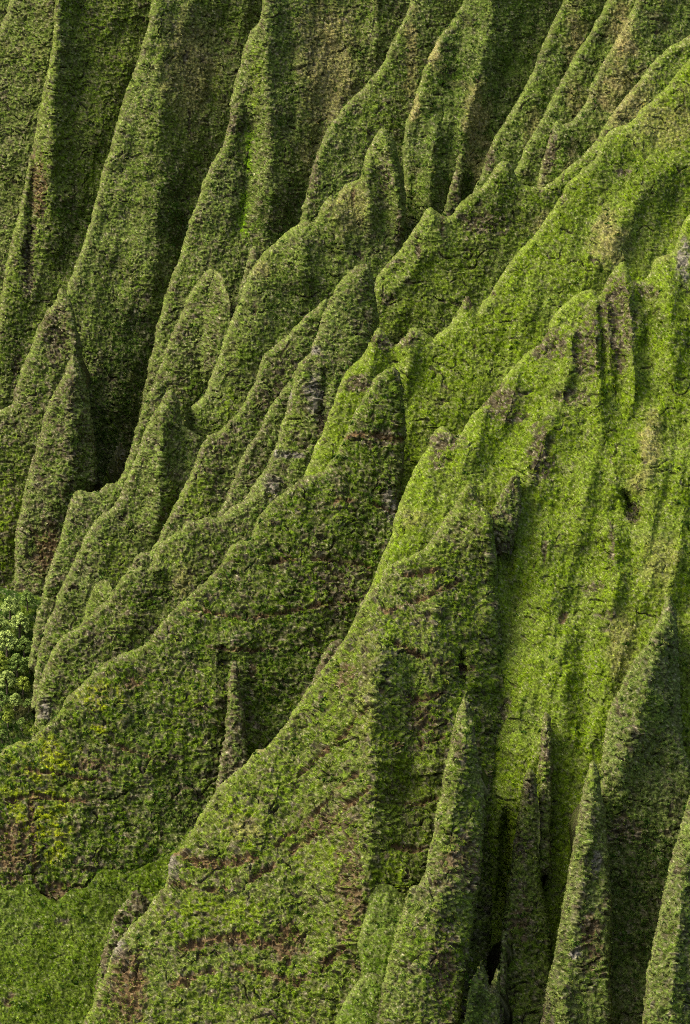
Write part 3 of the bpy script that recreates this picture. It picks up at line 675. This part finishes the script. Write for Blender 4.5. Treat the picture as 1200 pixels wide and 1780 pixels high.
def build(F):
    global N_PLANTS, N_VERTS
    vis = IDc == F['i']
    if not vis.any():
        print('NOT VISIBLE', F['name'], F['label']); return
    keep_c = dilate(vis, 12)
    near_c = dilate(vis, 3)
    ys, xs = np.where(keep_c)
    x0, x1 = CX0 + xs.min() * CS - 8, CX0 + xs.max() * CS + 8
    y0, y1 = CY0 + ys.min() * CS - 8, CY0 + ys.max() * CS + 8
    u, v = np.meshgrid(np.arange(x0, x1, GRID), np.arange(y0, y1, GRID))
    kf = bilin(keep_c.astype(float), CX0, CY0, CS, u, v) > 0.4
    ins = np.zeros(u.shape, bool)
    ins[kf] = inside(F['poly'], u[kf], v[kf])
    if ins.sum() < 30:
        return
    # cells with a corner inside; outer corners are drawn in onto the outline
    cell = ins[:-1, :-1] | ins[1:, :-1] | ins[:-1, 1:] | ins[1:, 1:]
    cell &= kf[:-1, :-1] & kf[1:, :-1] & kf[:-1, 1:] & kf[1:, 1:]
    used = np.zeros(u.shape, bool)
    used[:-1, :-1] |= cell; used[1:, :-1] |= cell; used[:-1, 1:] |= cell; used[1:, 1:] |= cell
    idx = np.full(u.shape, -1); idx[used] = np.arange(used.sum())
    U = u[used].copy(); V_ = v[used].copy(); I = ins[used]
    # signed distance: coarse inside, exact along the edge
    sd = bilin(F['sd_c'], CX0, CY0, CS, U, V_)
    nearm = (sd < 14) | ~I
    d, nx, ny = seg_dist(F['poly'], U[nearm], V_[nearm], True)
    sd[nearm] = d
    outm = ~I
    t = np.where(outm[nearm])[0]
    Un = U[nearm]; Vn = V_[nearm]
    Un[t] = nx[t]; Vn[t] = ny[t]
    U[nearm] = Un; V_[nearm] = Vn
    sd[outm] = 0
    D = depth_field(F, U, V_, sd)
    if F['clamp'] is not None:
        D = np.minimum(D, bilin(F['clamp'], CX0, CY0, CS, U, V_))
    P = at(U, V_, D)
    q = np.column_stack([idx[:-1, :-1][cell], idx[1:, :-1][cell], idx[1:, 1:][cell], idx[:-1, 1:][cell]])

    def normals(P):
        a = P[q[:, 2]] - P[q[:, 0]]; b = P[q[:, 3]] - P[q[:, 1]]
        fn = np.cross(a, b)
        N = np.zeros_like(P)
        for k in range(4):
            for ax in range(3):
                N[:, ax] += np.bincount(q[:, k], fn[:, ax], len(P))
        N /= np.linalg.norm(N, axis=1)[:, None] + 1e-9
        return N
    N = normals(P)
    if (N @ FWD).mean() > 0:
        N = -N; q = q[:, ::-1]
    # relief: lumps, ledges that jut out over their own risers, clefts
    sm = F['smooth']
    S = spot_masks(F, P, U, V_)
    big = noise(P, 14.0, 31); med = noise(P, 5.0, 32); fine = noise(P, 1.9, 33); grit = noise(P, 1.15, 39)
    warp = noise(P, (30, 30, 14), 34) + 0.6 * noise(P, (11, 11, 7), 46)
    z = P[:, 2]
    ph = z / 6.8 + 2.7 * warp + 0.45 * med
    fr = ph - np.floor(ph)
    saw = np.where(fr < 0.22, fr / 0.22, (1 - fr) / 0.78)
    saw2 = 1 - np.abs(noise(P, (6.5, 6.5, 1.9), 47)) * 2.2
    brk = sstep(-0.05, 0.6, big * .6 + noise(P, (9, 9, 4), 35))
    hard = np.clip(F['pal'][2] * 0.8 + 0.9 * np.maximum.reduce([S['rock'], S['earth'] * .8, S['grey']]), 0, 1)
    cush = noise(P, (2.1, 2.1, 1.9), 37) + 0.8 * noise(P, (1.25, 1.25, 1.15), 38)
    knob = sstep(-0.35, 0.55, cush + 0.25 * big)                     # 1 on a cushion of plants or a knob, 0 in the gap between
    disp = sm * (0.8 * big + 0.38 * med * (0.6 + hard) + (0.25 + 0.4 * hard) * fine + F['ledge'] * (0.35 + 0.8 * hard) * (1.6 * brk * saw + 0.5 * saw2))
    qs = np.clip(0.75 * F['pal'][0] + S['lime'], 0, 1) * (1 - hard)
    kamp = (1 - 0.6 * qs) * (0.58 + 0.75 * np.clip(F['pal'][2] + 0.5 * hard, 0, 1)) * np.clip(F['ledge'], 0.45, 1.2)
    run = np.clip(noise(P, (2.4, 2.4, 17), 48) - 0.15, 0, 1)
    disp -= 1.3 * run
    ph3 = z / 8.5 + 1.6 * warp + 0.25 * med
    crack = sstep(0.07, 0.015, np.abs(ph3 - np.floor(ph3) - 0.5)) * sstep(0.05, 0.35, noise(P, (13, 13, 6), 49)) * np.clip(F['ledge'], 0, 1.3)
    disp -= 1.5 * crack
    disp -= 1.6 * S['earth'] + 1.1 * S['rock']
    disp += sm * kamp * knob + (0.3 + 0.25 * hard) * grit
    disp -= np.clip(-noise(P, (7, 7, 18), 36) - 0.25, 0, 1) * 3.0 * (0.3 + hard)
    edge = np.clip(sd / 10, 0.35, 1)
    P = P + N * (disp * edge)[:, None]
    P[:, 2] -= 0.3 * kamp * knob * edge * sm                         # cushions sag over the gap below
    N2 = normals(P)
    if (N2 @ FWD).mean() > 0:
        N2 = -N2
    # surface colour
    cov = cover_colour(F, P, U, V_, S, N2)
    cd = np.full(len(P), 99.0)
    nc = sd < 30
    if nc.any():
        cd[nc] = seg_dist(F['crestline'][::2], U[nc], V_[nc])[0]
    crest_pale = sstep(13, 1, cd + 5 * med + 4 * fine) * F['crest_pale']
    cov = mixc(cov, C_CREST, crest_pale * 0.22)  # slightly paler in a thin uneven band along the crest line
    covg = cov * (1 + 0.45 * noise(P, 1.25, 45))[:, None]
    lime, olive, rock, bush, dry = F['pal']
    bare = np.clip(rock * 0.28 + 0.55 * noise(P, 11.0, 41) * rock + 0.5 * med * rock + (1.0 * S['rock'] + 1.0 * S['earth']) * (1.15 - 0.75 * sstep(0.45, 0.9, knob)) + 0.9 * S['grey'], 0, 1)
    riser = np.where(fr < 0.3, 1.0, 0.0) * brk * np.clip(F['ledge'], 0, 1.2) * 0.5
    gapm = 1 - sstep(0.15, 0.6, knob)
    bare = np.clip(bare + 0.9 * crack + gapm * (0.25 + 0.5 * rock) + riser * (0.4 + rock) + 0.25 * fine * (bare > 0.05), 0, 1)
    rockc = mixc(np.tile(C_SOIL, (len(P), 1)), C_ROCK, np.clip(0.3 + 0.8 * fine + 0.3 * big, 0, 1))
    fleck = sstep(0.35, 0.8, noise(P, 1.1, 44) + 0.3 * fine)
    rockc = mixc(rockc, C_FLECK, fleck * 0.65)
    rockc = mixc(rockc, C_GREY, np.clip(S['grey'] * (0.6 + .5 * fine) + np.clip(fine - .6, 0, 1) * rock * .5, 0, 1))
    rockc = mixc(rockc, C_EARTH, np.clip(S['earth'] * 0.9 + 0.3 * big * rock, 0, 1))
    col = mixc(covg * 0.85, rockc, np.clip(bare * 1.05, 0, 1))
    jit = np.exp(rng.normal(0, 0.24, len(P)))
    lt = rng.random(len(P))
    col = col * jit[:, None]
    thatch = (lt < 0.035) & (S['moss'] < .3)
    col[thatch] = col[thatch] * 0.35 + np.array([0.175, 0.170, 0.095]) * 0.75 * jit[thatch][:, None]
    col[lt > 0.93] *= 0.45
    # back flank: the body runs on behind its crest
    tri_e = np.vstack([q[:, [0, 1]], q[:, [1, 2]], q[:, [2, 3]], q[:, [3, 0]]])
    key = np.sort(tri_e, 1); kk = key[:, 0].astype(np.int64) * len(P) + key[:, 1]
    un, inv, cnt = np.unique(kk, return_inverse=True, return_counts=True)
    be = tri_e[cnt[inv] == 1]
    bv = np.unique(be)
    on_edge = (sd[bv] < 1.5)
    be = be[np.isin(be, bv[on_edge]).all(1)]
    allV, allC, allQ = [P], [col], [q]
    if len(be) and F['i'] > 0:
        bv = np.unique(be)
        remap = np.full(len(P), -1); remap[bv] = np.arange(len(bv))
        # outward direction in the outline's plane
        cxy = np.column_stack([U, V_])
        g = np.zeros((len(P), 2))
        e = cxy[be[:, 1]] - cxy[be[:, 0]]
        nrm = np.column_stack([e[:, 1], -e[:, 0]])
        for k in (0, 1):
            for ax in (0, 1):
                g[:, ax] += np.bincount(be[:, k], nrm[:, ax], len(P))
        g = g[bv]; g /= np.linalg.norm(g, axis=1)[:, None] + 1e-9
        cen = cxy.mean(0)
        # orient: pointing away from the inside
        tp = inside(F['poly'], cxy[bv, 0] + 2.5 * g[:, 0], cxy[bv, 1] + 2.5 * g[:, 1])
        tm = inside(F['poly'], cxy[bv, 0] - 2.5 * g[:, 0], cxy[bv, 1] - 2.5 * g[:, 1])
        g[tp & ~tm] *= -1
        g[tp == tm] = (0, -0.01)
        outw = g[:, :1] * RGT - g[:, 1:] * UPV
        base = P[bv]; prev = bv
        off = len(P)
        ray = (base - CAM) / np.linalg.norm(base - CAM, axis=1)[:, None]
        span = min(x1 - x0, y1 - y0) * 0.3
        for s in (2.0, 5.0, 11.0, 24.0, 50.0, 110.0):
            back = base + ray * s * 0.8 - np.array([0, 0, 1.0]) * (s * 0.85) * np.clip(outw[:, 2:3] + .5, 0.25, 1) - outw * min(s * 0.22, span * 0.25)
            back = back + (np.column_stack([noise(back, 9.0, 51), noise(back, 9.0, 52), noise(back, 9.0, 53)]) * min(s * .25, 2.5))
            allV.append(back); allC.append(col[bv] * 0.9)
            cur = off + np.arange(len(bv))
            full = np.full(len(P), -1); full[bv] = cur
            pf = np.full(len(P), -1); pf[bv] = prev
            allQ.append(np.column_stack([be[:, 1], be[:, 0], be[:, 0], be[:, 1]]))
            Q = allQ[-1]; Q[:, 0] = pf[be[:, 1]]; Q[:, 1] = pf[be[:, 0]]; Q[:, 2] = full[be[:, 0]]; Q[:, 3] = full[be[:, 1]]
            prev = cur; off += len(bv)
    VV = np.vstack(allV); CC = np.clip(np.vstack(allC), 0.004, 0.9); QQ = np.vstack(allQ)
    N_VERTS += len(QQ) * 2
    base_pt = np.array([VV[:, 0].mean(), VV[:, 1].mean(), VV[:, 2].min()])
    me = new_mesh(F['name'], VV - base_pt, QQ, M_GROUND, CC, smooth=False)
    if F['kind']:
        root = link(F['name'], me); root['kind'] = F['kind']; root.location = base_pt
    else:
        root = bpy.data.objects.new(F['name'], None); scene.collection.objects.link(root)
        root.empty_display_size = 5; root.location = base_pt
        root['label'] = F['label']; root['category'] = F['cat']
        body = link('rock_face', me, root)
    # plant cover
    fx = bilin(near_c.astype(float), CX0, CY0, CS, U, V_)
    can = (fx > 0.3)
    area_w = np.ones(len(P))
    dens = (1.0 - 0.8 * bare) * (0.12 + 0.88 * sstep(0.25, 0.75, knob)) * F['veg']
    dens = np.clip(dens, 0.01, 1.2) * 0.46 * can
    pick = rng.random(len(P)) < dens
    k = np.where(pick)[0]
    if len(k):
        pts = P[k] + rng.normal(0, 0.25, (len(k), 3))
        tint = cov[k] * np.exp(rng.normal(0, 0.28, len(k)) * (1 - 0.35 * qs[k]))[:, None]
        tint[:, 0] *= np.exp(rng.normal(0, 0.12, len(k)))
        lightn = rng.random(len(k)) < 0.14
        tint[lightn] = tint[lightn] * 1.05 + np.array([0.055, 0.050, 0.022])
        up = 0.55 * N2[k] + np.array([0, 0, 0.75]); up /= np.linalg.norm(up, axis=1)[:, None]
        # rotation taking z to 'up': x tilt then z turn
        tilt = np.arccos(np.clip(up[:, 2], -1, 1)); azm = np.arctan2(up[:, 0], -up[:, 1])
        rot = np.column_stack([tilt, np.zeros(len(k)), azm])
        busha = np.clip(S['bush'][k] + F['pal'][3] * sstep(.1, .5, med[k]), 0, 1)
        s = np.exp(rng.normal(math.log(0.42), 0.42, len(k))) * (1 + 0.7 * busha) * (1 - 0.38 * qs[k]) * np.clip(sd[k] / 9, 0.6, 1)
        shrub = rng.random(len(k)) < 0.004 + 0.03 * F['pal'][3]
        s[shrub] = rng.uniform(1.0, 1.9, shrub.sum())
        tint[shrub] = C_BUSH * rng.uniform(.8, 1.6, shrub.sum())[:, None]
        size = np.column_stack([s * rng.uniform(.8, 1.25, len(k)), s * rng.uniform(.8, 1.25, len(k)), s * rng.uniform(.7, 1.2, len(k))])
        pm = new_mesh('plant_cover', pts - base_pt, np.zeros((0, 4), int), None, np.clip(tint, 0.004, 0.8))
        a_ = pm.attributes.new('turn', 'FLOAT_VECTOR', 'POINT'); a_.data.foreach_set('vector', rot.astype(np.float32).ravel())
        a_ = pm.attributes.new('size', 'FLOAT_VECTOR', 'POINT'); a_.data.foreach_set('vector', size.astype(np.float32).ravel())
        a_ = pm.attributes.new('form', 'INT', 'POINT'); a_.data.foreach_set('value', rng.integers(0, 3, len(k)).astype(np.int32))
        pc = link('plant_cover', pm, root)
        pc['kind'] = 'stuff'
        md = pc.modifiers.new('plants', 'NODES'); md.node_group = COVER
        N_PLANTS += len(k)


for F in FORMS:
    build(F)

# ------------------------------------------------------------------ the grove in the valley at the left
def plain_material(name, col, var=0.35, scale=0.8, transl=0.0):
    m = bpy.data.materials.new(name); m.use_nodes = True
    nt = m.node_tree; b = nt.nodes['Principled BSDF']
    geo = nt.nodes.new('ShaderNodeNewGeometry')
    nz = nt.nodes.new('ShaderNodeTexNoise'); nz.inputs['Scale'].default_value = scale; nz.inputs['Detail'].default_value = 3
    nt.links.new(geo.outputs['Position'], nz.inputs['Vector'])
    cr = nt.nodes.new('ShaderNodeValToRGB')
    cr.color_ramp.elements[0].position = 0.3; cr.color_ramp.elements[1].position = 0.7
    cr.color_ramp.elements[0].color = (*[c * (1 - var) for c in col], 1); cr.color_ramp.elements[1].color = (*[c * (1 + var) for c in col], 1)
    nt.links.new(nz.outputs['Fac'], cr.inputs[0]); nt.links.new(cr.outputs[0], b.inputs['Base Color'])
    b.inputs['Roughness'].default_value = 0.8; b.inputs['Specular IOR Level'].default_value = 0.05
    return m


M_BARK = plain_material('bark', (0.10, 0.08, 0.06))
M_CROWNS = [plain_material('pale_leaves', (0.280, 0.360, 0.090)), plain_material('mid_green_leaves', (0.150, 0.220, 0.045)), plain_material('yellow_green_leaves', (0.21, 0.27, 0.035))]


def tube(V, Q, p0, p1, r0, r1, n=6):
    d = p1 - p0; d = d / np.linalg.norm(d)
    s = np.cross(d, [0.3, 0.9, 0.1]); s /= np.linalg.norm(s); t = np.cross(d, s)
    i0 = len(V)
    for p, r in ((p0, r0), (p1, r1)):
        for k in range(n):
            a_ = 2 * math.pi * k / n
            V.append(p + r * (math.cos(a_) * s + math.sin(a_) * t))
    for k in range(n):
        Q.append((i0 + k, i0 + (k + 1) % n, i0 + n + (k + 1) % n, i0 + n + k))


def make_tree(base, h, rad, tone, label, seed):
    r = np.random.default_rng(seed)
    root = bpy.data.objects.new('valley_tree', None); scene.collection.objects.link(root)
    root.location = base; root['label'] = label; root['category'] = 'tree'; root['group'] = 'trees in the valley grove'
    V, Q = [], []
    fork = np.array([r.normal(0, .15), r.normal(0, .15), h * 0.45])
    tube(V, Q, np.array([0, 0, -1.5]), fork, rad * .11, rad * .07)
    lobes = []
    for k in range(46):
        az = k * 2.4 + r.uniform(-.5, .5); q_ = math.sqrt((k + .3) / 46)
        c = np.array([math.cos(az) * rad * .82 * q_, math.sin(az) * rad * .82 * q_, h * (.95 - .55 * q_ * q_ + r.uniform(-.16, .16))])
        if k % 5 == 0:
            tube(V, Q, fork, c, rad * .05, rad * .02, 5)
        lobes.append((c, rad * r.uniform(.10, .27)))
    link('trunk', new_mesh('trunk', np.array(V), np.array(Q), M_BARK), root)
    V, Q = [], []
    for c, lr in lobes:
        for k in range(95):
            d = r.normal(0, 1, 3); d[2] += 0.3; d /= np.linalg.norm(d)
            p = c + d * lr * r.uniform(.25, 1.15) * np.array([1, 1, .8])
            nrm = 0.5 * d + np.array([0, 0, .3]) + r.normal(0, .55, 3); nrm /= np.linalg.norm(nrm)
            s1 = np.cross(nrm, r.normal(0, 1, 3)); s1 /= np.linalg.norm(s1); s2 = np.cross(nrm, s1)
            L = rad * r.uniform(.05, .105); i0 = len(V)
            V += [p - s1 * L, p + s2 * L * .55, p + s1 * L, p - s2 * L * .55]; Q.append((i0, i0 + 1, i0 + 2, i0 + 3))
    cr = link('crown', new_mesh('crown', np.array(V), np.array(Q), M_CROWNS[tone], smooth=False), root)


TREES = [  # u, v of the crown's middle, crown radius in metres, tone, label
    (48, 1038, 3.6, 1, 'topmost small tree tucked under the pyramid spire at left'),
    (18, 1050, 4.2, 0, 'broad pale tree below the reddish rock foot of the pyramid spire'),
    (-4, 1082, 4.8, 0, 'pale tree cut by left edge near the top of the grove'),
    (34, 1080, 4.6, 0, 'rounded pale tree in the grove, beside the dark gap under the twisting fin'),
    (12, 1112, 5.0, 0, 'largest pale tree in the middle of the valley grove'),
    (42, 1118, 3.8, 1, 'darker tree in the grove close to the twisting fin foot'),
    (-2, 1148, 4.6, 2, 'yellowish tree cut by left edge halfway down the grove'),
    (30, 1150, 4.2, 1, 'mid green tree below the largest pale tree of the grove'),
    (52, 1150, 3.2, 1, 'small tree against the foot of the stepped fin'),
    (12, 1180, 4.2, 0, 'pale tree low in the valley grove'),
    (40, 1186, 3.4, 2, 'yellow green tree low in the grove near the shaggy ridge'),
    (2, 1214, 3.4, 1, 'small dark tree cut by left edge below the pale grove'),
    (26, 1216, 3.0, 0, 'pale small tree at the lower end of the grove'),
    (50, 1222, 2.4, 1, 'low bushy tree at the foot of the shaggy ridge'),
    (14, 1246, 2.6, 2, 'yellowish bushy tree near the bottom of the left valley'),
    (38, 1254, 2.2, 1, 'dark bushy tree near the bottom of the left valley'),
    (4, 1276, 2.2, 1, 'lowest bushy tree of the valley at left edge'),
    (60, 1268, 1.8, 2, 'lone small bush tree on crest of the broad dark green ridge'),
]
for k, (tu, tv, tr, tone, lab) in enumerate(TREES):
    d = bilin(Zc, CX0, CY0, CS, np.array([float(tu)]), np.array([float(tv) + 14]))[0]
    p = at(np.array([tu]), np.array([tv]), np.array([d - 4.0 - tr]))[0]
    tr *= 1.5
    h = tr * 1.7
    make_tree(p - np.array([0, 0, h * .7]), h, tr, tone, lab, 100 + k)
print('PLANTS', N_PLANTS, 'TRIS', N_VERTS)
